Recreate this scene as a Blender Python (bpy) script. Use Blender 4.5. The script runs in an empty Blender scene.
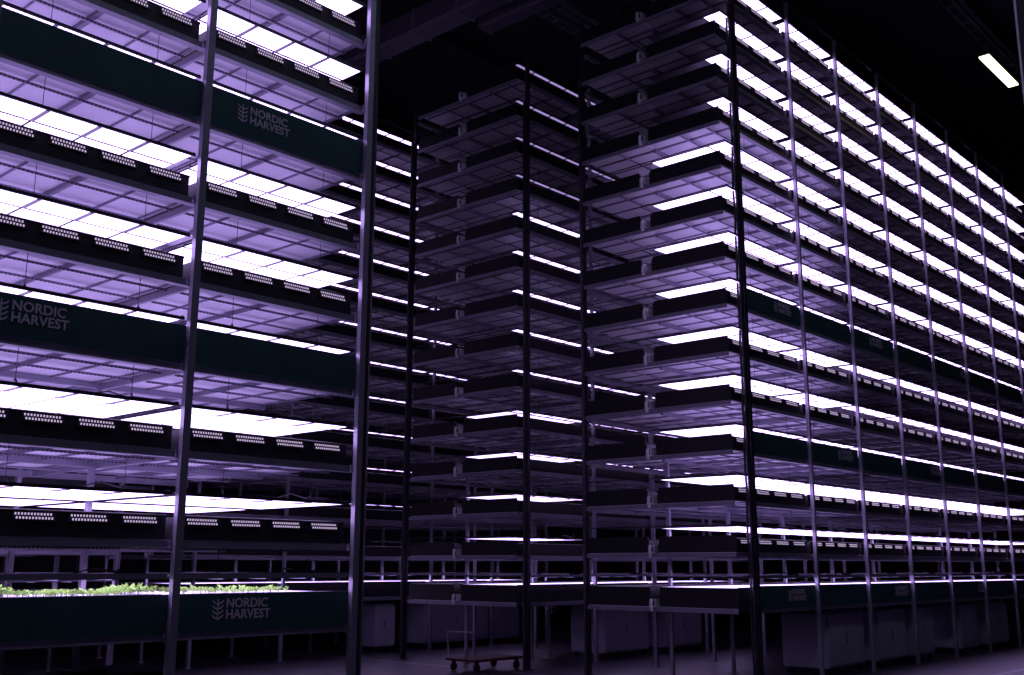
import bpy, bmesh, math, random
from mathutils import Vector, Matrix
random.seed(7)
S = 0.72                       # metres per tier pitch
EYE = 2.3193                   # eye height in pitches
C = bpy.context.scene.collection
SC = bpy.context.scene

# ------------------------------------------------------------------ materials
def mat(name, col, rough=0.5, metal=0.0, spec=0.5, noise=0.0, nscale=8.0, bump=0.0):
    m = bpy.data.materials.new(name); m.use_nodes = True
    nt = m.node_tree; b = nt.nodes['Principled BSDF']
    b.inputs['Base Color'].default_value = (*col, 1)
    b.inputs['Roughness'].default_value = rough
    b.inputs['Metallic'].default_value = metal
    b.inputs['Specular IOR Level'].default_value = spec
    if noise or bump:
        tc = nt.nodes.new('ShaderNodeTexCoord')
        n = nt.nodes.new('ShaderNodeTexNoise'); n.inputs['Scale'].default_value = nscale
        n.inputs['Detail'].default_value = 3
        nt.links.new(tc.outputs['Object'], n.inputs['Vector'])
        if noise:
            mx = nt.nodes.new('ShaderNodeMix'); mx.data_type = 'RGBA'
            mx.inputs[6].default_value = (*[c*(1-noise) for c in col], 1)
            mx.inputs[7].default_value = (*[min(1, c*(1+noise)) for c in col], 1)
            nt.links.new(n.outputs['Fac'], mx.inputs[0])
            nt.links.new(mx.outputs[2], b.inputs['Base Color'])
        if bump:
            bp = nt.nodes.new('ShaderNodeBump'); bp.inputs['Strength'].default_value = bump
            bp.inputs['Distance'].default_value = 0.01
            nt.links.new(n.outputs['Fac'], bp.inputs['Height'])
            nt.links.new(bp.outputs['Normal'], b.inputs['Normal'])
    return m

def emit(name, col, strength, stripes=0.0, axis=0):
    m = bpy.data.materials.new(name); m.use_nodes = True
    nt = m.node_tree; nt.nodes.clear()
    o = nt.nodes.new('ShaderNodeOutputMaterial'); e = nt.nodes.new('ShaderNodeEmission')
    e.inputs['Color'].default_value = (*col, 1); e.inputs['Strength'].default_value = strength
    nt.links.new(e.outputs[0], o.inputs[0])
    if stripes:
        tc = nt.nodes.new('ShaderNodeTexCoord'); sp = nt.nodes.new('ShaderNodeSeparateXYZ')
        nt.links.new(tc.outputs['Object'], sp.inputs[0])
        mu = nt.nodes.new('ShaderNodeMath'); mu.operation = 'MULTIPLY'; mu.inputs[1].default_value = stripes
        si = nt.nodes.new('ShaderNodeMath'); si.operation = 'SINE'
        mr = nt.nodes.new('ShaderNodeMapRange')
        mr.inputs[1].default_value = -1; mr.inputs[2].default_value = 0.2
        mr.inputs[3].default_value = strength*0.45; mr.inputs[4].default_value = strength
        nt.links.new(sp.outputs[axis], mu.inputs[0]); nt.links.new(mu.outputs[0], si.inputs[0])
        nt.links.new(si.outputs[0], mr.inputs[0]); nt.links.new(mr.outputs[0], e.inputs['Strength'])
    return m

def perforated(name, col):
    m = mat(name, col, 0.45, 0.5)
    nt = m.node_tree; b = nt.nodes['Principled BSDF']
    tc = nt.nodes.new('ShaderNodeTexCoord'); vo = nt.nodes.new('ShaderNodeTexVoronoi')
    vo.inputs['Scale'].default_value = 28; vo.inputs['Randomness'].default_value = 0.0
    nt.links.new(tc.outputs['Object'], vo.inputs['Vector'])
    mr = nt.nodes.new('ShaderNodeMapRange'); mr.inputs[1].default_value = 0.28; mr.inputs[2].default_value = 0.36
    mx = nt.nodes.new('ShaderNodeMix'); mx.data_type = 'RGBA'
    mx.inputs[6].default_value = (0.02, 0.02, 0.025, 1); mx.inputs[7].default_value = (*col, 1)
    nt.links.new(vo.outputs['Distance'], mr.inputs[0]); nt.links.new(mr.outputs[0], mx.inputs[0])
    nt.links.new(mx.outputs[2], b.inputs['Base Color'])
    return m

LEDC = (0.60, 0.42, 1.0)
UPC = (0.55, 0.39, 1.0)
M = dict(
    post=mat('galvanised_upright', (0.34, 0.32, 0.40), 0.40, 0.25, noise=0.25, nscale=6),
    darkpost=mat('dark_painted_steel', (0.035, 0.033, 0.045), 0.45, 0.2, noise=0.2),
    beam=mat('galvanised_beam', (0.30, 0.29, 0.36), 0.4, 0.3, noise=0.2, nscale=5),
    tray=mat('black_plastic_tray', (0.006, 0.006, 0.009), 0.55, 0.0, noise=0.3, nscale=4),
    panel=mat('white_coated_panel', (0.68, 0.66, 0.72), 0.5, 0.0, noise=0.08, nscale=3),
    rib=mat('zinc_rib', (0.22, 0.21, 0.27), 0.45, 0.5),
    perf=perforated('perforated_zinc_rail', (0.30, 0.29, 0.36)),
    raft=mat('white_growing_raft', (0.8, 0.8, 0.8), 0.6, noise=0.06, nscale=20),
    gutter=mat('white_pvc_gutter', (0.88, 0.87, 0.90), 0.35),
    housing=mat('dark_lamp_housing', (0.05, 0.05, 0.065), 0.4, 0.4),
    led=emit('led_violet_white', LEDC, 7.0, stripes=180, axis=0),
    led_far=emit('led_violet_white_far', LEDC, 4.0),
    off=mat('unlit_diode_panel', (0.10, 0.09, 0.12), 0.4),
    up_hi=emit('added_uplight_bright', UPC, 1.0),  # added glow on lamp tops, brightens the tray undersides above
    up_lo=emit('added_uplight_dim', UPC, 0.03),  # same added lamp-top glow, weaker
    dot=emit('edge_dots', (0.80, 0.62, 1.0), 0.75),  # small glowing dots in rows below the lamp band
    led_dim=emit('led_lip_glow', LEDC, 0.6),  # dim glow put in for light caught on the tray lip
    wire=mat('hanging_wire', (0.08, 0.08, 0.10), 0.5, 0.4),
    banner=mat('dark_green_banner_fabric', (0.034, 0.105, 0.105), 0.7, noise=0.25, nscale=3, bump=0.2),
    print=mat('lilac_grey_print', (0.88, 0.76, 0.92), 0.7),
    leaf=mat('pale_green_leaf', (0.36, 0.62, 0.12), 0.5, noise=0.3, nscale=30),
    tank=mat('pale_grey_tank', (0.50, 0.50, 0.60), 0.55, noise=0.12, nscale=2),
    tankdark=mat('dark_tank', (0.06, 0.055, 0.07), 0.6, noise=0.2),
    rubber=mat('black_rubber', (0.02, 0.02, 0.02), 0.7),
    floor=mat('dark_sealed_concrete', (0.045, 0.038, 0.055), 0.38, noise=0.35, nscale=0.8, bump=0.05),
    paint=mat('floor_marking_paint', (0.30, 0.28, 0.33), 0.45, noise=0.2),
    ceil=mat('dark_ceiling_sheet', (0.030, 0.028, 0.038), 0.7, noise=0.3, nscale=1),
    ceilbeam=mat('dark_ceiling_steel', (0.05, 0.05, 0.06), 0.5, 0.3, noise=0.2),
    wall=mat('dark_insulated_wall', (0.05, 0.048, 0.06), 0.7, noise=0.15, nscale=0.7),
    clad=mat('pale_wall_cladding', (0.30, 0.28, 0.36), 0.6, noise=0.08),
    tube=emit('warm_white_tube', (1.0, 0.92, 0.62), 3.0),
    fill_tube=emit('unseen_fill_tube', (0.60, 0.62, 1.0), 25.0),  # added fill light for the rack fronts
    duct=perforated('perforated_duct_steel', (0.28, 0.26, 0.34)),
    red=mat('red_enamel', (0.07, 0.008, 0.012), 0.5),
)

# ------------------------------------------------------------------ mesh helpers
def box(bm, x0, x1, y0, y1, z0, z1, mi=0):
    vs = [bm.verts.new((x, y, z)) for z in (z0, z1) for y in (y0, y1) for x in (x0, x1)]
    fs = []
    for q in ((0, 2, 3, 1), (4, 5, 7, 6), (0, 1, 5, 4), (2, 6, 7, 3), (0, 4, 6, 2), (1, 3, 7, 5)):
        f = bm.faces.new([vs[i] for i in q]); f.material_index = mi; fs.append(f)
    return fs            # bottom, top, front, back, left, right

def tube(bm, pts, r, seg=8, mi=0):
    pts = [Vector(p) for p in pts]; rings = []
    for i, p in enumerate(pts):
        d = (pts[min(i+1, len(pts)-1)] - pts[max(i-1, 0)]).normalized()
        a = d.orthogonal().normalized() if abs(d.z) < 0.99 else Vector((1, 0, 0))
        if rings: 
            a = (last - d*last.dot(d)).normalized()
        last = a; b = d.cross(a)
        rings.append([bm.verts.new(p + (a*math.cos(t) + b*math.sin(t))*r) for t in [2*math.pi*k/seg for k in range(seg)]])
    for i in range(len(rings)-1):
        for k in range(seg):
            f = bm.faces.new((rings[i][k], rings[i][(k+1) % seg], rings[i+1][(k+1) % seg], rings[i+1][k])); f.material_index = mi
    for rr, rev in ((rings[0], True), (rings[-1], False)):
        f = bm.faces.new(list(reversed(rr)) if rev else rr); f.material_index = mi

def mesh(name, bm, mats):
    me = bpy.data.meshes.new(name); bmesh.ops.recalc_face_normals(bm, faces=bm.faces[:])
    bm.to_mesh(me); bm.free()
    for m in (mats if isinstance(mats, (list, tuple)) else [mats]): me.materials.append(m)
    return me

def obj(name, bm_or_me, mats=None, parent=None, loc=(0, 0, 0)):
    me = bm_or_me if isinstance(bm_or_me, bpy.types.Mesh) else mesh(name, bm_or_me, mats)
    o = bpy.data.objects.new(name, me); C.objects.link(o); o.location = loc
    if parent: o.parent = parent
    return o

def thing(name, label, cat, loc=(0, 0, 0), group=None):
    o = bpy.data.objects.new(name, None); C.objects.link(o); o.location = loc
    o.empty_display_size = 0.2
    o['label'] = label; o['category'] = cat
    if group: o['group'] = group
    return o

def tag(o, label=None, cat=None, group=None, kind=None):
    if label: o['label'] = label
    if cat: o['category'] = cat
    if group: o['group'] = group
    if kind: o['kind'] = kind
    return o

def dup(root, loc, label):
    r = root.copy(); C.objects.link(r); r.location = loc; r['label'] = label
    for ch in list(root.children):
        c = ch.copy(); C.objects.link(c); c.parent = r
        for g in list(ch.children):
            d = g.copy(); C.objects.link(d); d.parent = c
    return r

ORD = ['first', 'second', 'third', 'fourth', 'fifth', 'sixth', 'seventh', 'eighth', 'ninth', 'tenth',
       'eleventh', 'twelfth', 'thirteenth', 'fourteenth']

def zl(k, key='B'):              # height of a tier's bottom edge, metres
    return (-0.7483 + k + EYE - (0.08 if k == 0 and key != 'A' else 0.0) + RACKS[key]['dz'])*S

# rack rows: x0 (pitches), y front plane (pitches), bay width, bays, depth, tiers, name in labels
ROW1, ROW2, ROW3 = 10.87, 16.87, 22.79
W = 2.5645; DEP = 4.16; TD_ = 3.80      # bay width, rack depth, tray depth
RACKS = {
    'A': dict(dz=0.03, x0=9.07-3*2.53, y=ROW1, w=2.53, n=3, tiers=range(0, 11), txt='left foreground rack'),
    'C': dict(dz=0.025, x0=19.26, y=ROW1, w=W, n=8, tiers=range(0, 14), txt='long right-hand rack'),
    'B': dict(dz=0.0, x0=19.32, y=ROW2, w=W, n=4, tiers=range(0, 14), txt='middle rack'),
    'D': dict(dz=0.0, x0=19.33-2*W, y=ROW3, w=W, n=5, tiers=range(0, 14), txt='rearmost rack'),
    'E': dict(dz=0.0, x0=9.07-2*W, y=ROW2, w=W, n=2, tiers=range(0, 7), txt='rack behind the left one'),
}

# ------------------------------------------------------------------ growing tray (one per bay and tier)
def make_tray(w, ground=False, over=0.0):
    """local origin: front-left-bottom of the bay, x along the rack, y into it; sizes in metres"""
    g = 0.075*S; L = w*S
    x0, x1 = g-over*S, L-g
    parts = []
    def part(name, bm, m): parts.append((name, mesh(name, bm, m)))
    # steel support beams below the trays
    for y in (0.055, DEP-0.155):
        bm = bmesh.new()
        box(bm, 0.0, L, y*S, (y+0.09)*S, -0.085*S, -0.012*S)
        box(bm, 0.0, L, y*S-0.006, (y+0.09)*S+0.006, -0.092*S, -0.080*S)   # flange
        part('support_beam', bm, M['beam'])
    bm = bmesh.new(); box(bm, 0.0, L, 2.04*S, 2.12*S, -0.085*S, -0.012*S)
    part('support_beam', bm, M['beam'])
    # end beam closing the bay towards the aisle
    bm = bmesh.new(); box(bm, x0-0.03, x0, 0.125*S, (TD_-0.005)*S, -0.095*S, -0.012*S)
    part('end_beam', bm, M['beam'])
    # underside sheets
    for a, b in ((0.155, 2.03), (2.13, TD_-0.04)):
        bm = bmesh.new(); box(bm, x0+0.002, L-0.004, a*S, b*S, -0.010*S, 0.0)
        part('underside_panel', bm, M['panel'])
    # cross ribs
    for xc, wd in ((0.255, 0.018), (0.5, 0.085), (0.745, 0.018), (0.975, 0.05))+(((0.02, 0.06),) if over else ()):
        bm = bmesh.new()
        box(bm, L*xc-wd*S/2, L*xc+wd*S/2, 0.155*S, (TD_-0.04)*S, -0.035*S, -0.011*S)
        if wd > 0.08: box(bm, L*xc-wd*S/2, L*xc-wd*S/2+0.008, 0.155*S, (TD_-0.04)*S, -0.070*S, -0.036*S)
        part('cross_rib', bm, M['rib'])
    for yc in (0.44, 1.10, 2.75):
        bm = bmesh.new()
        box(bm, x0+0.02, x1, yc*S, (yc+0.07)*S, -0.078*S, -0.071*S)
        box(bm, x0+0.02, x1, yc*S, yc*S+0.004, -0.10*S, -0.0711*S)
        part('perforated_rail', bm, M['perf'])
    # black basins: front and rear half, open on top
    for a, b in ((0.12, 1.95), (2.19, TD_)):
        bm = bmesh.new(); t = 0.02; h = (0.25 if not ground else 0.385)*S; z = 0.001
        box(bm, x0, x1, a*S, b*S, z, z+0.015)
        box(bm, x0, x1, a*S, a*S+t, z+0.0151, z+h); box(bm, x0, x1, b*S-t, b*S, z+0.0151, z+h)
        box(bm, x0, x0+t, a*S+t, b*S-t, z+0.0151, z+h+(0.075*S if over and not ground else 0)); box(bm, x1-t, x1, a*S+t, b*S-t, z+0.0151, z+h)
        # rolled lip
        tube(bm, [(x0-0.004, a*S+0.004, z+h+0.006), (x1+0.004, a*S+0.004, z+h+0.006)], 0.010, 8)
        tube(bm, [(x0-0.004, b*S-0.004, z+h+0.006), (x1+0.004, b*S-0.004, z+h+0.006)], 0.010, 8)
        part('tray_basin', bm, M['tray'])
        bm = bmesh.new(); zt = 0.16 if not ground else 0.395
        box(bm, x0+t+0.004, x1-t-0.004, a*S+t+0.006, b*S-t-0.006, (zt-0.04)*S, zt*S)
        part('growing_raft', bm, M['raft'])
    # drain gutter between the halves with a spout at its aisle end
    bm = bmesh.new()
    ga, gb = 2.005*S, 2.155*S
    box(bm, x0-0.08, L*0.98, ga, gb, 0.0*S, 0.015*S)
    box(bm, x0-0.08, L*0.98, ga, ga+0.006, 0.0151*S, 0.16*S); box(bm, -0.05, L*0.98, gb-0.006, gb, 0.0151*S, 0.16*S)
    tube(bm, [(x0-0.08, (ga+gb)/2, 0.15*S), (x0-0.10, (ga+gb)/2, 0.10*S), (x0-0.10, (ga+gb)/2, 0.0*S), (x0-0.08, (ga+gb)/2, -0.08*S)], 0.024, 10)
    part('drain_gutter', bm, M['gutter'])
    return parts

# ------------------------------------------------------------------ lamp bank (one per bay and tier)
def make_lamp(w, kind, over=0.0):
    """kind: full / deep / front (front racks), thin / thindeep / off (racks behind), ground (lowest tier)"""
    L = w*S; parts = []
    far = kind in ('thin', 'thindeep', 'off')
    z = (0.40 if far else 0.575 if kind == 'ground' else 0.49)*S
    e = 0.075*S; eo = e-over*S
    yf = 0.14 if far else 0.03
    pw = (L-e-eo-0.04*S)/4
    def part(name, bm, m): parts.append((name, mesh(name, bm, m)))
    bm = bmesh.new()
    box(bm, eo, L-e, yf*S-0.014, yf*S, z-0.004, z+(0.024 if kind != 'ground' else 0.04))
    box(bm, eo, eo+0.014, yf*S, 3.75*S, z+0.021, z+0.035); box(bm, L-e-0.014, L-e, yf*S, 3.75*S, z+0.021, z+0.035)
    for y in (0.44, 1.90, 2.2):
        box(bm, eo+0.014, L-e-0.014, y*S, (y+0.02)*S, z+0.021, z+0.035)
    for i in range(1, 4):          # joints between the panels
        xj = eo+0.02*S+pw*i
        box(bm, xj-0.020, xj+0.012, yf*S, (0.43 if not far else 0.34)*S, z-0.008, z-0.0005)
    part('lamp_frame', bm, M['housing'] if kind != 'ground' else M['beam'])
    yb = 0.43 if not far else 0.34
    LM = {'thin': M['led_far'], 'thindeep': M['led_far'], 'off': M['led_dim']}.get(kind, M['led'])  # off keeps a faint glow standing in for the lit lip
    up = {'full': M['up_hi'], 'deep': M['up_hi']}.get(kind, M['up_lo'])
    def bank(ya, yb_, lit, upm, n=4, gap=0.022):
        p = (L-e-eo-0.04*S)/n
        for i in range(n):
            xa = eo+0.02*S+p*i+0.008; bm = bmesh.new()
            fs = box(bm, xa, xa+p-gap, ya*S, yb_*S, z, z+0.02)
            fs[0].material_index = 1; fs[1].material_index = 2  # bottom gives the grow light, top an added uplight
            parts.append(('led_panel', mesh('led_panel', bm, [M['housing'], lit, upm])))
    bank(yf+0.003, yb if kind != 'off' else 0.24, LM, up)
    if kind in ('full', 'deep'): bank(0.47, 1.88, M['led'], M['up_hi'])
    elif kind == 'thindeep': bank(0.47, 1.88, M['led_far'], M['up_lo'], 2)
    elif kind in ('ground', 'low'): bank(0.47, 1.88, M['led'], M['up_lo'], 2)
    elif kind == 'front': bank(0.47, 1.88, M['off'], M['off'], 2)
    if kind == 'full': bank(2.23, 3.72, M['led'], M['up_hi'], 2)
    if not far and kind != 'ground':
        for i in range(4):
            bm = bmesh.new(); xa = eo+0.02*S+pw*i; nd = 12
            box(bm, xa+0.12*pw, xa+0.88*pw, 0.104*S, 0.1185*S, 0.155*S, 0.245*S, 0)
            for k in range(nd):
                for r in (0, 1):
                    xc = xa+pw*(0.16+0.68*(k+0.5*r)/nd); zc = (0.225-0.040*r)*S
                    box(bm, xc-0.0055, xc+0.0055, 0.099*S, 0.104*S, zc-0.008, zc+0.008, 1)
            part('edge_dot_row', bm, [M['housing'], M['dot']])
    for fx in (0.27, 0.78):
        bm = bmesh.new(); x = L*fx; zt = 0.985*S if kind != 'ground' else 0.98*S
        tube(bm, [(x, 0.2*S, z+0.03), (x, 0.2*S, zt)], 0.0028, 5)
        tube(bm, [(x, 0.2*S, z+0.022), (x+0.012, 0.2*S, z+0.05), (x, 0.2*S, z+0.08), (x-0.01, 0.2*S, z+0.06)], 0.006, 6)
        part('hanging_wire', bm, M['wire'])
    bm = bmesh.new()
    box(bm, L*0.80, L*0.80+0.24, 0.30*S, 0.30*S+0.06, z+0.021, z+0.065)
    tube(bm, [(L*0.80, 0.32*S, z+0.045), (L*0.7, 0.34*S, z+0.085), (L*0.6, 0.30*S, z+0.035), (L*0.45, 0.33*S, z+0.035)], 0.007, 6)
    part('driver_box', bm, M['housing'])
    return parts

protos = {}
def place(proto_key, maker, name, cat, loc, label, group):
    key = (proto_key, group)
    if key in protos: return dup(protos[key], loc, label)
    if ('parts', proto_key) not in protos: protos[('parts', proto_key)] = maker()
    r = thing(name, label, cat, loc, group)
    for n, me in protos[('parts', proto_key)]: obj(n, me, None, r)
    protos[key] = r
    return r

for key, R in RACKS.items():
    wk = round(R['w'], 3)
    for k in R['tiers']:
        for i in range(R['n']):
            loc = ((R['x0']+i*R['w'])*S, R['y']*S, zl(k, key))
            if key == 'A': bay = ORD[R['n']-1-i]+' bay from the aisle'; lamp = 'full'
            elif key == 'C':
                bay = ORD[i]+' bay from the corner'
                lamp = 'deep' if (i <= 1 and k <= 9) else 'low' if k <= 3 else 'front'
            elif key == 'B':
                bay = ORD[i]+' bay from its corner'; lamp = 'off' if k > 9 else 'thindeep' if (k <= 4 and i == 0) else 'thin'
            else:
                bay = ORD[i]+' bay from left'; lamp = 'thin'
            if k == 0: lamp = 'ground'
            ov = {'C': 0.52, 'B': 0.27}.get(key, 0.0) if i == 0 else 0.0
            place(('tray', wk, k == 0, ov), lambda: make_tray(R['w'], k == 0, ov), 'growing_tray', 'tray', loc,
                  '%s-tier black growing tray of the %s, %s' % (ORD[k], R['txt'], bay), 'growing trays of the '+R['txt'])
            st = 'faintly glowing' if lamp == 'off' else 'violet-white'
            place(('lamp', wk, lamp, ov), lambda: make_lamp(R['w'], lamp, ov), 'grow_lamp', 'lamp', loc,
                  '%s-tier %s grow lamp of the %s, %s' % (ORD[k], st, R['txt'], bay), 'grow lamps of the '+R['txt'])

# ------------------------------------------------------------------ rack frames
def post_mesh(h, wd, dp, m, key, levels, side):
    bm = bmesh.new(); t = 0.006
    box(bm, -wd/2, wd/2, -dp/2, -dp/2+t, 0.012, h)          # open C-section upright
    box(bm, -wd/2, -wd/2+t, -dp/2+t, dp/2, 0.012, h)
    box(bm, wd/2-t, wd/2, -dp/2+t, dp/2, 0.012, h)
    box(bm, -wd/2+t, -wd/2+0.018, dp/2-t, dp/2, 0.012, h); box(bm, wd/2-0.018, wd/2-t, dp/2-t, dp/2, 0.012, h)
    box(bm, -wd/2-0.03, wd/2+0.03, -dp/2-0.02, dp/2+0.03, 0.0, 0.012)
    if side:
        for k in levels:
            z = zl(k, key); ya, yb = (dp/2, dp/2+0.012) if side > 0 else (-dp/2-0.012, -dp/2)
            box(bm, -wd/2-0.02, wd/2+0.02, ya, yb, z-0.105*S, z-0.005*S)
            for sx in (-1, 1):
                box(bm, sx*(wd/2+0.012)-0.008, sx*(wd/2+0.012)+0.008, ya-0.012, ya, z-0.09*S, z-0.068*S)
    return mesh('post', bm, m)

frames = {}
for key, R in RACKS.items():
    label = {'A': 'galvanised rack frame of posts standing nearest at left, bearing large green banners',
             'C': 'long rack frame running away to the right behind its dark corner post',
             'B': 'steel rack frame in the middle with its dark corner post in the dim gap',
             'D': 'rearmost steel rack frame glimpsed between the left and middle racks',
             'E': 'steel rack frame seen through the lowest tiers of the left foreground rack'}[key]
    fr = thing('rack_frame', label, 'rack', (R['x0']*S, R['y']*S, 0)); frames[key] = fr
    levels = list(R['tiers'])
    h = zl(13)+(0.62 if key != 'C' else 0.95)*S if key != 'E' else zl(6)+0.9*S
    big = 0.052 if key != 'A' else 0.068
    pm = {}
    for i in range(R['n']+1):
        corner = (key in 'BC' and i == 0)
        for row, y in enumerate((-0.03, 2.08, DEP-0.02)):
            wd = 0.075 if corner and row == 0 else (big if row == 0 else 0.045)
            ma = M['darkpost'] if (corner and row != 1) else M['post']
            hh = h; px = i*R['w']*S
            if row == 1:
                if i == 0 and key in 'BC': hh = zl(3, key)-0.1*S; px = 0.10
                if i == R['n'] and key == 'A': continue
            kk = (wd, ma.name, row, hh)
            if kk not in pm:
                pm[kk] = post_mesh(hh, wd, 0.055, ma, key, levels, (1, 0, -1)[row])
            o = obj('post', pm[kk], None, fr, (px, y*S, 0))
            if corner and row == 0: o['label'] = 'dark corner post'
    Lr = R['n']*R['w']*S
    for y in (-0.03, DEP-0.02):
        bm = bmesh.new(); box(bm, 0, Lr, y*S-0.02, y*S+0.02, h, h+0.04); obj('top_tie', bm, M['darkpost'], fr)

# hoses and risers at rack ends -------------------------------------------------
def riser(name, parent, x, y, r, m, top, wob=0.0, step=0.24, seed=1):
    rnd = random.Random(seed); bm = bmesh.new(); pts = []
    z = 0.02
    while z < top:
        pts.append((x+rnd.uniform(-wob, wob), y+rnd.uniform(-wob, wob), z)); z += step
    tube(bm, pts, r, 8)
    return obj(name, bm, m, parent)
ax = 3*2.53*S
riser('cable_riser', frames['A'], ax+0.095, 0.02*S, 0.040, M['darkpost'], 10.4, 0.0, 2.0)
riser('cable_riser', frames['A'], ax+0.17, 0.14*S, 0.016, M['darkpost'], 10.4, 0.004)
riser('cable_riser', frames['C'], -0.068, -0.01*S, 0.024, M['darkpost'], 10.4, 0.008, 0.22, 3)
riser('cable_riser', frames['C'], -0.055, 0.07*S, 0.018, M['darkpost'], 10.4, 0.010, 0.3, 4)
riser('cable_riser', frames['B'], -0.065, 0.0, 0.026, M['darkpost'], 10.4, 0.004, 0.5, 5)
riser('cable_riser', frames['C'], -0.06, (DEP-0.0)*S, 0.03, M['darkpost'], 10.4, 0.004, 0.5, 6)
riser('cable_riser', frames['B'], -0.06, (DEP+0.0)*S, 0.035, M['darkpost'], 10.4, 0.004, 0.5, 7)

# ------------------------------------------------------------------ banners with the printed logo
def text_mesh(txt, size):
    cu = bpy.data.curves.new('lettering', 'FONT'); cu.body = txt; cu.size = size
    cu.extrude = 0.0012; cu.offset = size*0.022; cu.space_line = 0.86; cu.space_character = 1.02
    cu.resolution_u = 3
    o = bpy.data.objects.new('lettering', cu); C.objects.link(o)
    bpy.context.view_layer.update()
    me = bpy.data.meshes.new_from_object(o.evaluated_get(bpy.context.evaluated_depsgraph_get()))
    bpy.data.objects.remove(o); bpy.data.curves.remove(cu)
    me.materials.clear(); me.materials.append(M['print'])
    # size from x/y plane to x/z plane facing -y
    me.transform(Matrix.Rotation(math.pi/2, 4, 'X'))
    return me

def leaf_mesh(h):
    bm = bmesh.new(); t = 0.0012
    def blade(pts, wd):
        # thick stroke along pts in the xz plane
        vs = []
        n = len(pts)
        for i, (x, z) in enumerate(pts):
            x2, z2 = pts[min(i+1, n-1)]; x1, z1 = pts[max(i-1, 0)]
            dx, dz = x2-x1, z2-z1; l = math.hypot(dx, dz) or 1
            ww = wd*(0.35+0.65*math.sin(math.pi*(i+0.6)/(n+0.2)))
            vs.append(((x-dz/l*ww, z+dx/l*ww), (x+dz/l*ww, z-dx/l*ww)))
        for i in range(n-1):
            q = [vs[i][0], vs[i+1][0], vs[i+1][1], vs[i][1]]
            a = [bm.verts.new((x, -t, z)) for x, z in q]; b = [bm.verts.new((x, t, z)) for x, z in q]
            bm.faces.new(a); bm.faces.new(b[::-1])
            for k in range(4): bm.faces.new((a[k], a[(k+1) % 4], b[(k+1) % 4], b[k]))
    blade([(0, 0), (0, h*0.33), (0, h*0.66), (0, h*0.97)], h*0.032)
    for j in range(4):
        z0 = h*(0.08+0.215*j)
        for s in (-1, 1):
            blade([(0, z0), (s*h*0.10, z0+h*0.035), (s*h*0.20, z0+h*0.085), (s*h*0.29, z0+h*0.175)], h*0.036)
    return mesh('leaf_emblem', bm, M['print'])

LET = text_mesh('NORDIC\nHARVEST', 0.104)
LEAF = leaf_mesh(0.18)
def banner(key, k, xs, label, group):
    R = RACKS[key]; L = R['n']*R['w']*S
    top = (0.458 if k == 6 and key == 'A' else 0.425)*S if k else (0.405 if key == 'A' else 0.43)*S
    t = thing('fabric_banner', label, 'banner', (R['x0']*S, R['y']*S, zl(k, key)), group)
    # one cloth panel per bay, sagging slightly between posts
    for i in range(R['n']):
        bm = bmesh.new(); nx = 14; nz = 6; grid = []
        xa = i*R['w']*S+0.012; xb = (i+1)*R['w']*S-0.012
        yb = 0.022*S
        for a in range(nx+1):
            col = []
            for b in range(nz+1):
                x = xa+(xb-xa)*a/nx; z = -0.02*S+(top+0.02*S)*b/nz
                y = yb-0.005*math.sin(math.pi*b/nz)-0.003*math.sin(a*1.1+i)*math.sin(math.pi*b/nz)
                col.append((x, y, z))
            grid.append(col)
        for a in range(nx):
            for b in range(nz):
                q = [grid[a][b], grid[a+1][b], grid[a+1][b+1], grid[a][b+1]]
                if a == 0 and b == 0: vmap = {}
                f = []
                for p in q:
                    if p not in vmap: vmap[p] = bm.verts.new(p)
                    f.append(vmap[p])
                bm.faces.new(f)
        r = bmesh.ops.extrude_face_region(bm, geom=bm.faces[:])
        for v in [g for g in r['geom'] if isinstance(g, bmesh.types.BMVert)]: v.co.y += 0.004
        me = mesh('cloth', bm, M['banner'])
        for p in me.polygons: p.use_smooth = False
        obj('cloth', me, None, t)
    for x in xs:
        lg = obj('lettering', LET, None, t, (x*S, 0.022*S-0.012, 0.262*S if k else 0.25*S))
        lg['label'] = 'pale lilac lettering'
        lf = obj('leaf_emblem', LEAF, None, t, (x*S-0.075, 0.022*S-0.012, 0.115*S if k else 0.105*S))
        lf['label'] = 'pale lilac leaf emblem'
AB = [(6, [5.70]), (3, [3.02]), (0, [5.75])]
for k, xs in AB:
    banner('A', k, xs, {6: 'topmost dark green banner with pale logo across the left rack',
                        3: 'dark green banner with logo at far left of the left rack, midway up',
                        0: 'lowest dark green banner of the left rack, under green seedlings'}[k], 'green banners on the left rack')
for k, xs in [(6, [1.5, 6.35, 12.6]), (3, [4.2, 9.7]), (0, [1.5, 6.85, 12.5])]:
    banner('C', k, xs, {6: 'upper dark green banner along the right-hand rack, at mid height',
                        3: 'middle dark green banner along the right-hand rack above head height',
                        0: 'lowest dark green banner along the right-hand rack above the tanks'}[k], 'green banners on the right rack')

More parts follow.
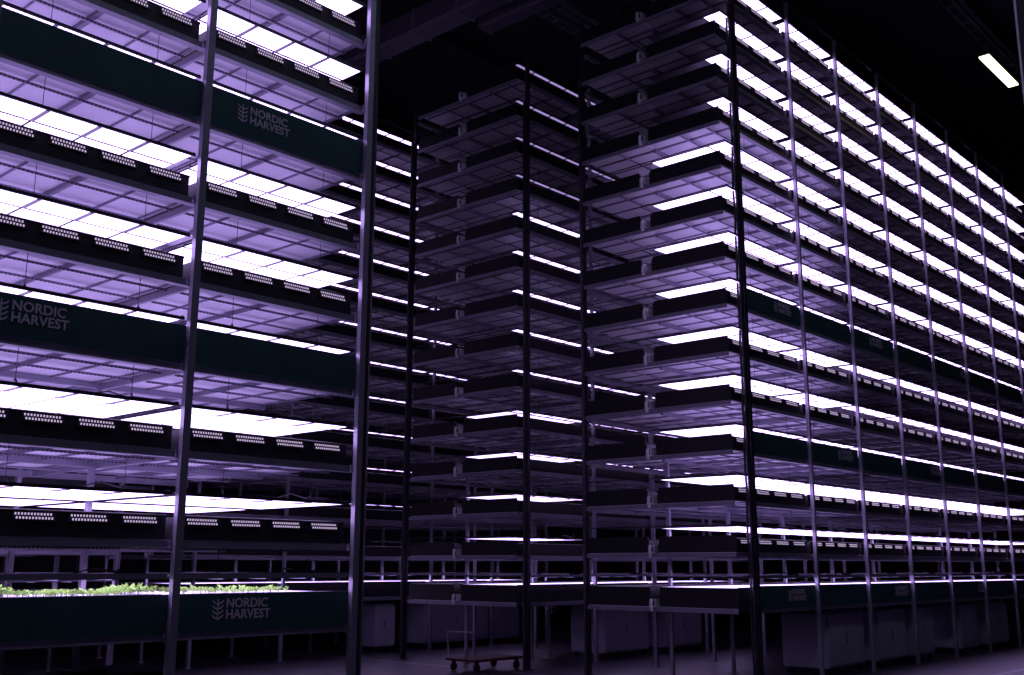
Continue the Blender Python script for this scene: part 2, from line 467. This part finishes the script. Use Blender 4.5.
# ------------------------------------------------------------------ seedlings in the lowest left tray
def seedlings(xa, xb, label, seed, dens):
    rnd = random.Random(seed); bm = bmesh.new()
    n = int((xb-xa)*dens)
    for _ in range(n):
        cx = rnd.uniform(xa, xb); cy = abs(rnd.gauss(0, 0.28))+0.02
        patch = 0.5+0.5*math.sin(cx*4.3)+0.35*math.sin(cx*11+1.7)
        sc = (0.36+0.36*max(0, patch))*rnd.uniform(0.7, 1.15)
        hh = 0.085*sc
        for a in range(rnd.choice((3, 4, 4, 5))):
            ang = rnd.uniform(0, 6.283); tilt = rnd.uniform(0.3, 1.0); l = 0.055*sc*rnd.uniform(0.7, 1.3); wd = 0.020*sc
            base = Vector((cx, cy, hh*rnd.uniform(0.35, 0.8)))
            d = Vector((math.cos(ang)*math.cos(tilt), math.sin(ang)*math.cos(tilt), math.sin(tilt)))
            s = Vector((-math.sin(ang), math.cos(ang), 0))
            up = d.cross(s)*0.006
            pts = [base, base+d*l*0.45+s*wd+up, base+d*l, base+d*l*0.45-s*wd+up]
            vs = [bm.verts.new(p) for p in pts]; mid = bm.verts.new(base+d*l*0.5-up)
            for q in range(4): bm.faces.new((vs[q], vs[(q+1) % 4], mid))
            vs2 = [bm.verts.new(p) for p in ((cx-0.0015, cy, 0), (cx+0.0015, cy, 0), base+Vector((0.0015, 0, 0)), base-Vector((0.0015, 0, 0)))]
            bm.faces.new(vs2)
    o = obj('seedlings', bm, M['leaf'], None, (0, (ROW1+0.16)*S, zl(0, 'A')+0.396*S))
    tag(o, label, 'seedlings', None, 'stuff')
a0 = RACKS['A']['x0']*S
seedlings(a0+2.53*S+0.05, a0+2*2.53*S-0.06, 'bright green leafy seedlings in the lowest tray at far left', 1, 330)
seedlings(a0+2*2.53*S+0.06, a0+(2*2.53+1.7)*S, 'sparse green seedlings above the lowest logo on the left rack', 2, 190)

# ------------------------------------------------------------------ wheeled tanks below the racks
def tank(x, y, wx, dy, h, label, m='tank', split=0.5, z0=0.10):
    t = thing('wheeled_tank', label, 'tank', (x, y, 0), 'tanks under the racks')
    bm = bmesh.new(); box(bm, 0, wx, 0, dy, z0, z0+h)
    bmesh.ops.bevel(bm, geom=bm.edges[:], offset=0.02, segments=2, affect='EDGES')
    b = obj('tank_body', bm, M[m], t)
    for a, c in ((0.02, split-0.015), (split+0.015, 0.98)):
        bm = bmesh.new(); box(bm, wx*a, wx*c, -0.012, -0.001, z0+0.04, z0+h-0.05)
        bmesh.ops.bevel(bm, geom=bm.edges[:], offset=0.004, segments=1, affect='EDGES')
        d = obj('front_panel', bm, M[m], t)
    bm = bmesh.new()
    tube(bm, [(wx*split-0.06, -0.012, z0+h*0.45), (wx*split-0.06, -0.035, z0+h*0.47), (wx*split-0.06, -0.035, z0+h*0.60), (wx*split-0.06, -0.012, z0+h*0.62)], 0.006, 6)
    obj('handle', bm, M['housing'], t)
    bm = bmesh.new(); tube(bm, [(wx*0.3, dy*0.4, z0+h-0.002), (wx*0.3, dy*0.4, z0+h+0.03)], 0.07, 14)
    obj('filler_cap', bm, M['housing'], t)
    for cx in (0.08, wx-0.08):
        for cy in (0.08, dy-0.08):
            bm = bmesh.new()
            tube(bm, [(cx-0.015, cy, 0.042), (cx+0.015, cy, 0.042)], 0.041, 14)
            box(bm, cx-0.022, cx-0.017, cy-0.02, cy+0.02, 0.04, z0-0.001); box(bm, cx+0.017, cx+0.022, cy-0.02, cy+0.02, 0.04, z0-0.001)
            obj('caster', bm, M['rubber'], t)
    return t
HT = zl(0)-0.16*S-0.10-0.03
cx0 = 19.35*S; cy0 = ROW1*S
TC = [(22.83, 24.70, 1, 'two-door pale tank in the second bay of the right-hand rack'),
      (25.45, 27.10, 1, 'wide pale tank in the third bay under the right-hand rack'),
      (27.55, 28.90, 1, 'narrow pale tank in the fourth bay, left of a dark gap'),
      (30.9, 32.15, 1, 'narrow pale tank right of the dark gap under the right-hand rack'),
      (33.1, 34.7, 1, 'pale tank furthest right under the right-hand rack')]
TB = [(22.85, 24.85, 'pale tank seen left of centre through the open end of the right rack'),
      (25.7, 27.5, 'pale tank seen through the open end of the right rack, nearer the corner post')]
TD = [(20.25, 20.95, 'narrow dim tank seen in the gap right of the left rack'),
      (22.1, 24.8, 'large dim tank low in the middle, seen under the middle rack'),
      (25.1, 26.2, 'small dim tank low in the middle beside the corner post')]
for a, b, hf, lab in TC:
    tank(a*S, (ROW1+0.30)*S, (b-a)*S, 0.8, HT*hf, lab, 'tank')
for a, b, lab in TB:
    tank(a*S, (ROW2+0.45)*S, (b-a)*S, 0.8, HT, lab, 'tank')
for a, b, lab in TD:
    tank(a*S, (ROW3+0.40)*S, (b-a)*S, 0.8, HT, lab, 'tank')
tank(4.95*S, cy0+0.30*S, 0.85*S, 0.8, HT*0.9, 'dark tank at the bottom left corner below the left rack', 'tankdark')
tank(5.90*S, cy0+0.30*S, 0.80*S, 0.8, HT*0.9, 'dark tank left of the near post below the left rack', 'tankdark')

# stand-in for an unclear shape between the racks, built as a pipe stand
ps = thing('guessed_valve_stand', 'stand-in thin grey pipe stand with a valve in the dark behind the middle post', 'pipe stand', (22.06*S, 18.5*S, 0))
bm = bmesh.new(); tube(bm, [(0, 0, 0.012), (0, 0, 1.15)], 0.025, 10); tube(bm, [(0, 0, 1.1), (0.9, 0, 1.1)], 0.02, 8); obj('pipe', bm, M['post'], ps)
bm = bmesh.new(); box(bm, -0.12, 0.12, -0.12, 0.12, 0, 0.012); obj('foot_plate', bm, M['post'], ps)
bm = bmesh.new()
ring = [(0.11*math.cos(t), -0.06, 0.92+0.11*math.sin(t)) for t in [2*math.pi*k/16 for k in range(17)]]
tube(bm, ring, 0.012, 6); tube(bm, [(-0.1, -0.06, 0.92), (0.1, -0.06, 0.92)], 0.008, 6); tube(bm, [(0, -0.06, 0.82), (0, -0.06, 1.02)], 0.008, 6); tube(bm, [(0, -0.06, 0.92), (0, 0, 0.92)], 0.02, 8)
obj('hand_wheel', bm, M['gutter'], ps)

# trolley as stand-in for an unclear dark shape on the aisle floor
tr = thing('guessed_trolley', 'stand-in low dark red trolley parked on the aisle floor before the middle rack', 'trolley', (12.9, 12.35, 0))
bm = bmesh.new(); box(bm, 0, 1.2, 0, 0.7, 0.16, 0.20); bmesh.ops.bevel(bm, geom=bm.edges[:], offset=0.01, segments=1, affect='EDGES'); obj('platform', bm, M['red'], tr)
bm = bmesh.new(); tube(bm, [(0.03, 0.06, 0.2), (0.0, 0.06, 0.62), (0.0, 0.64, 0.62), (0.03, 0.64, 0.2)], 0.016, 8); obj('push_handle', bm, M['post'], tr)
for cx in (0.12, 1.08):
    for cy in (0.09, 0.61):
        bm = bmesh.new(); tube(bm, [(cx, cy-0.02, 0.065), (cx, cy+0.02, 0.065)], 0.064, 14); box(bm, cx-0.02, cx+0.02, cy-0.028, cy+0.028, 0.10, 0.159); obj('wheel', bm, M['rubber'], tr)

# ------------------------------------------------------------------ building shell
X0, X1, Y0, Y1, ZC = -6.0, 46.0, -6.0, 26.0, 13.2
def struct(name, bm, m, parent=None):
    o = obj(name, bm, m, parent); o['kind'] = 'structure'; return o
bm = bmesh.new(); box(bm, X0, X1, Y0, Y1, -0.2, 0.0); struct('floor', bm, M['floor'])
bm = bmesh.new(); box(bm, X0, X1, Y0, Y1, ZC, ZC+0.2); struct('ceiling', bm, M['ceil'])
for nm, a in dict(wall_front=(X0, X1, Y0-0.2, Y0), wall_back=(X0, X1, Y1, Y1+0.2), wall_left=(X0-0.2, X0, Y0, Y1), wall_right=(X1, X1+0.2, Y0, Y1)).items():
    bm = bmesh.new(); box(bm, a[0], a[1], a[2], a[3], 0, ZC); struct(nm, bm, M['wall'])
n = 1
for y in (2.2, 4.4, 6.6, 11.5, 15.7, 21.0):          # ceiling purlins along the racks
    bm = bmesh.new(); box(bm, X0, X1, y-0.05, y+0.05, ZC-0.28, ZC-0.001)
    box(bm, X0, X1, y-0.11, y+0.11, ZC-0.30, ZC-0.281); struct('trim_%d' % n, bm, M['ceilbeam']); n += 1
# floor walkway stripes along the cross aisle and the front aisle
for (a, b, c, d) in ((9.6*S, 9.6*S+0.1, 3.0, 24.0), (18.6*S, 18.6*S+0.1, 3.0, 24.0), (2.0, 44.0, 6.1, 6.2)):
    bm = bmesh.new(); box(bm, a, b, c, d, 0.0, 0.0015); struct('trim_%d' % n, bm, M['paint']); n += 1

# ------------------------------------------------------------------ camera
f, pit, rol, yaw = 1074.68, math.radians(12.01), math.radians(0.134), math.radians(41.928)
EYEZ = EYE*S
F = Vector((math.cos(yaw)*math.cos(pit), math.sin(yaw)*math.cos(pit), math.sin(pit)))
Rt = Vector((math.sin(yaw), -math.cos(yaw), 0)); U = Rt.cross(F)
R2 = Rt*math.cos(rol)+U*math.sin(rol); U2 = U*math.cos(rol)-Rt*math.sin(rol)
cam = bpy.data.cameras.new('camera'); co = bpy.data.objects.new('camera', cam); C.objects.link(co)
cam.sensor_width = 36; cam.lens = f/1024*36; cam.clip_end = 200
co.matrix_world = Matrix(((R2.x, U2.x, -F.x, 0), (R2.y, U2.y, -F.y, 0), (R2.z, U2.z, -F.z, EYEZ), (0, 0, 0, 1)))
SC.camera = co

# ------------------------------------------------------------------ overhead things
def ceiling_lamp(x, y, label, tm='tube'):
    t = thing('ceiling_lamp', label, 'lamp', (x, y, 11.3), 'ceiling tube lamps')
    bm = bmesh.new(); box(bm, 0, 1.76, -0.10, 0.10, 0.03, 0.09); obj('lamp_housing', bm, M['housing'], t)
    bm = bmesh.new(); box(bm, 0.01, 1.75, -0.095, 0.095, 0.0, 0.029); obj('lamp_tube', bm, M[tm], t)
    for hx in (0.25, 1.5):
        bm = bmesh.new(); tube(bm, [(hx, 0, 0.09), (hx, 0, 0.42)], 0.006, 6); obj('hanger', bm, M['wire'], t)
ceiling_lamp(20.31, 6.03, 'bright warm white ceiling tube lamp hanging at upper right')
for i, x in enumerate((-4.0, 0.5, 5.0, 9.5, 14.0)):  # added lamps out of view, brighten banners and post fronts
    ceiling_lamp(x, 1.8, 'added unseen fill lamp over the front aisle, %s from the left wall' % ORD[i], 'fill_tube')
bm = bmesh.new()
for y in (-0.10, 0.08): box(bm, -6.0, 10.0, y, y+0.02, 0.0, 0.08)
for i in range(40): box(bm, -6.0+i*0.4, -5.97+i*0.4, -0.08, 0.08, 0.0, 0.02)
for i in range(4): tube(bm, [(-5+i*4.4, -0.09, 0.02), (-5+i*4.4, -0.09, ZC-11.702)], 0.008, 6)
me = mesh('cable_tray', bm, M['ceilbeam'])
o = obj('cable_tray', me, None, None, (20.31, 6.03, 11.70)); tag(o, 'dark ceiling cable tray carrying the bright tube lamp', 'cable tray', 'ceiling cable trays')
o = obj('cable_tray', me, None, None, (6.2, 1.8, 11.70)); tag(o, 'dark ceiling cable tray over the front aisle', 'cable tray', 'ceiling cable trays')
for yy, zz, lab in ((12.26, 12.1, 'faint cable tray high above the middle rack, lower of two lines'), (11.88, 12.1, 'faint cable tray high above the middle rack, upper of two lines')):
    bm = bmesh.new()
    for y in (-0.10, 0.08): box(bm, 0, 7.0, y, y+0.02, 0.0, 0.10)
    for i in range(24): box(bm, i*0.3, i*0.3+0.03, -0.08, 0.08, 0.0, 0.02)
    for i in range(3): tube(bm, [(0.015+i*3.0, 0, 0.02), (0.015+i*3.0, 0, ZC-zz-0.002)], 0.008, 6)
    o = obj('cable_tray', bm, M['beam'], None, (14.0, yy, zz)); tag(o, lab, 'cable tray', 'ceiling cable trays')
for x, ya, yb2, zz, wx, lab in ((13.2, 8.5, 19.0, 12.0, 0.5, 'long perforated air duct crossing under the ceiling beside the left rack'),
                                (13.95, 11.0, 13.45, 12.0, 0.4, 'short perforated air duct under the ceiling above the aisle')):
    t = thing('air_duct', lab, 'duct', (x, ya, zz), 'ceiling air ducts'); Ly = yb2-ya
    bm = bmesh.new(); box(bm, 0, wx, 0, Ly, 0, 0.5); bmesh.ops.bevel(bm, geom=[e for e in bm.edges if abs((e.verts[0].co-e.verts[1].co).y) > 1], offset=0.05, segments=3, affect='EDGES')
    obj('duct_shell', bm, M['duct'], t)
    for i in range(int(Ly//1.2)+1):
        bm = bmesh.new(); yy = min(i*1.2, Ly-0.04)
        box(bm, -0.015, wx+0.015, yy, yy+0.03, -0.015, 0.515); obj('flange', bm, M['beam'], t)
    for yy in (0.3, Ly-0.3):
        bm = bmesh.new(); tube(bm, [(wx/2, yy, 0.5), (wx/2, yy, ZC-zz)], 0.01, 6); obj('hanger', bm, M['wire'], t)
col = thing('steel_column', 'pale clad building column at the top right edge beyond the tube lamp', 'column', (14.0, 3.1, 0))
bm = bmesh.new(); box(bm, 0, 0.6, 0, 0.61, 0.02, ZC); obj('cladding', bm, M['wall'], col)
bm = bmesh.new(); box(bm, -0.012, -0.001, 0.595, 0.622, 0.02, ZC); obj('corner_guard', bm, M['gutter'], col)
bm = bmesh.new(); box(bm, -0.05, 0.65, -0.05, 0.66, 0, 0.0199); obj('base_plate', bm, M['darkpost'], col)

SC.render.film_transparent = False
w = bpy.data.worlds.new('world'); SC.world = w; w.use_nodes = True
w.node_tree.nodes['Background'].inputs[0].default_value = (0.012, 0.010, 0.022, 1)
w.node_tree.nodes['Background'].inputs[1].default_value = 0.3
SC.view_settings.view_transform = 'Standard'; SC.view_settings.look = 'None'
SC.view_settings.exposure = 0.0; SC.view_settings.gamma = 1.0; SC.view_settings.use_curve_mapping = False
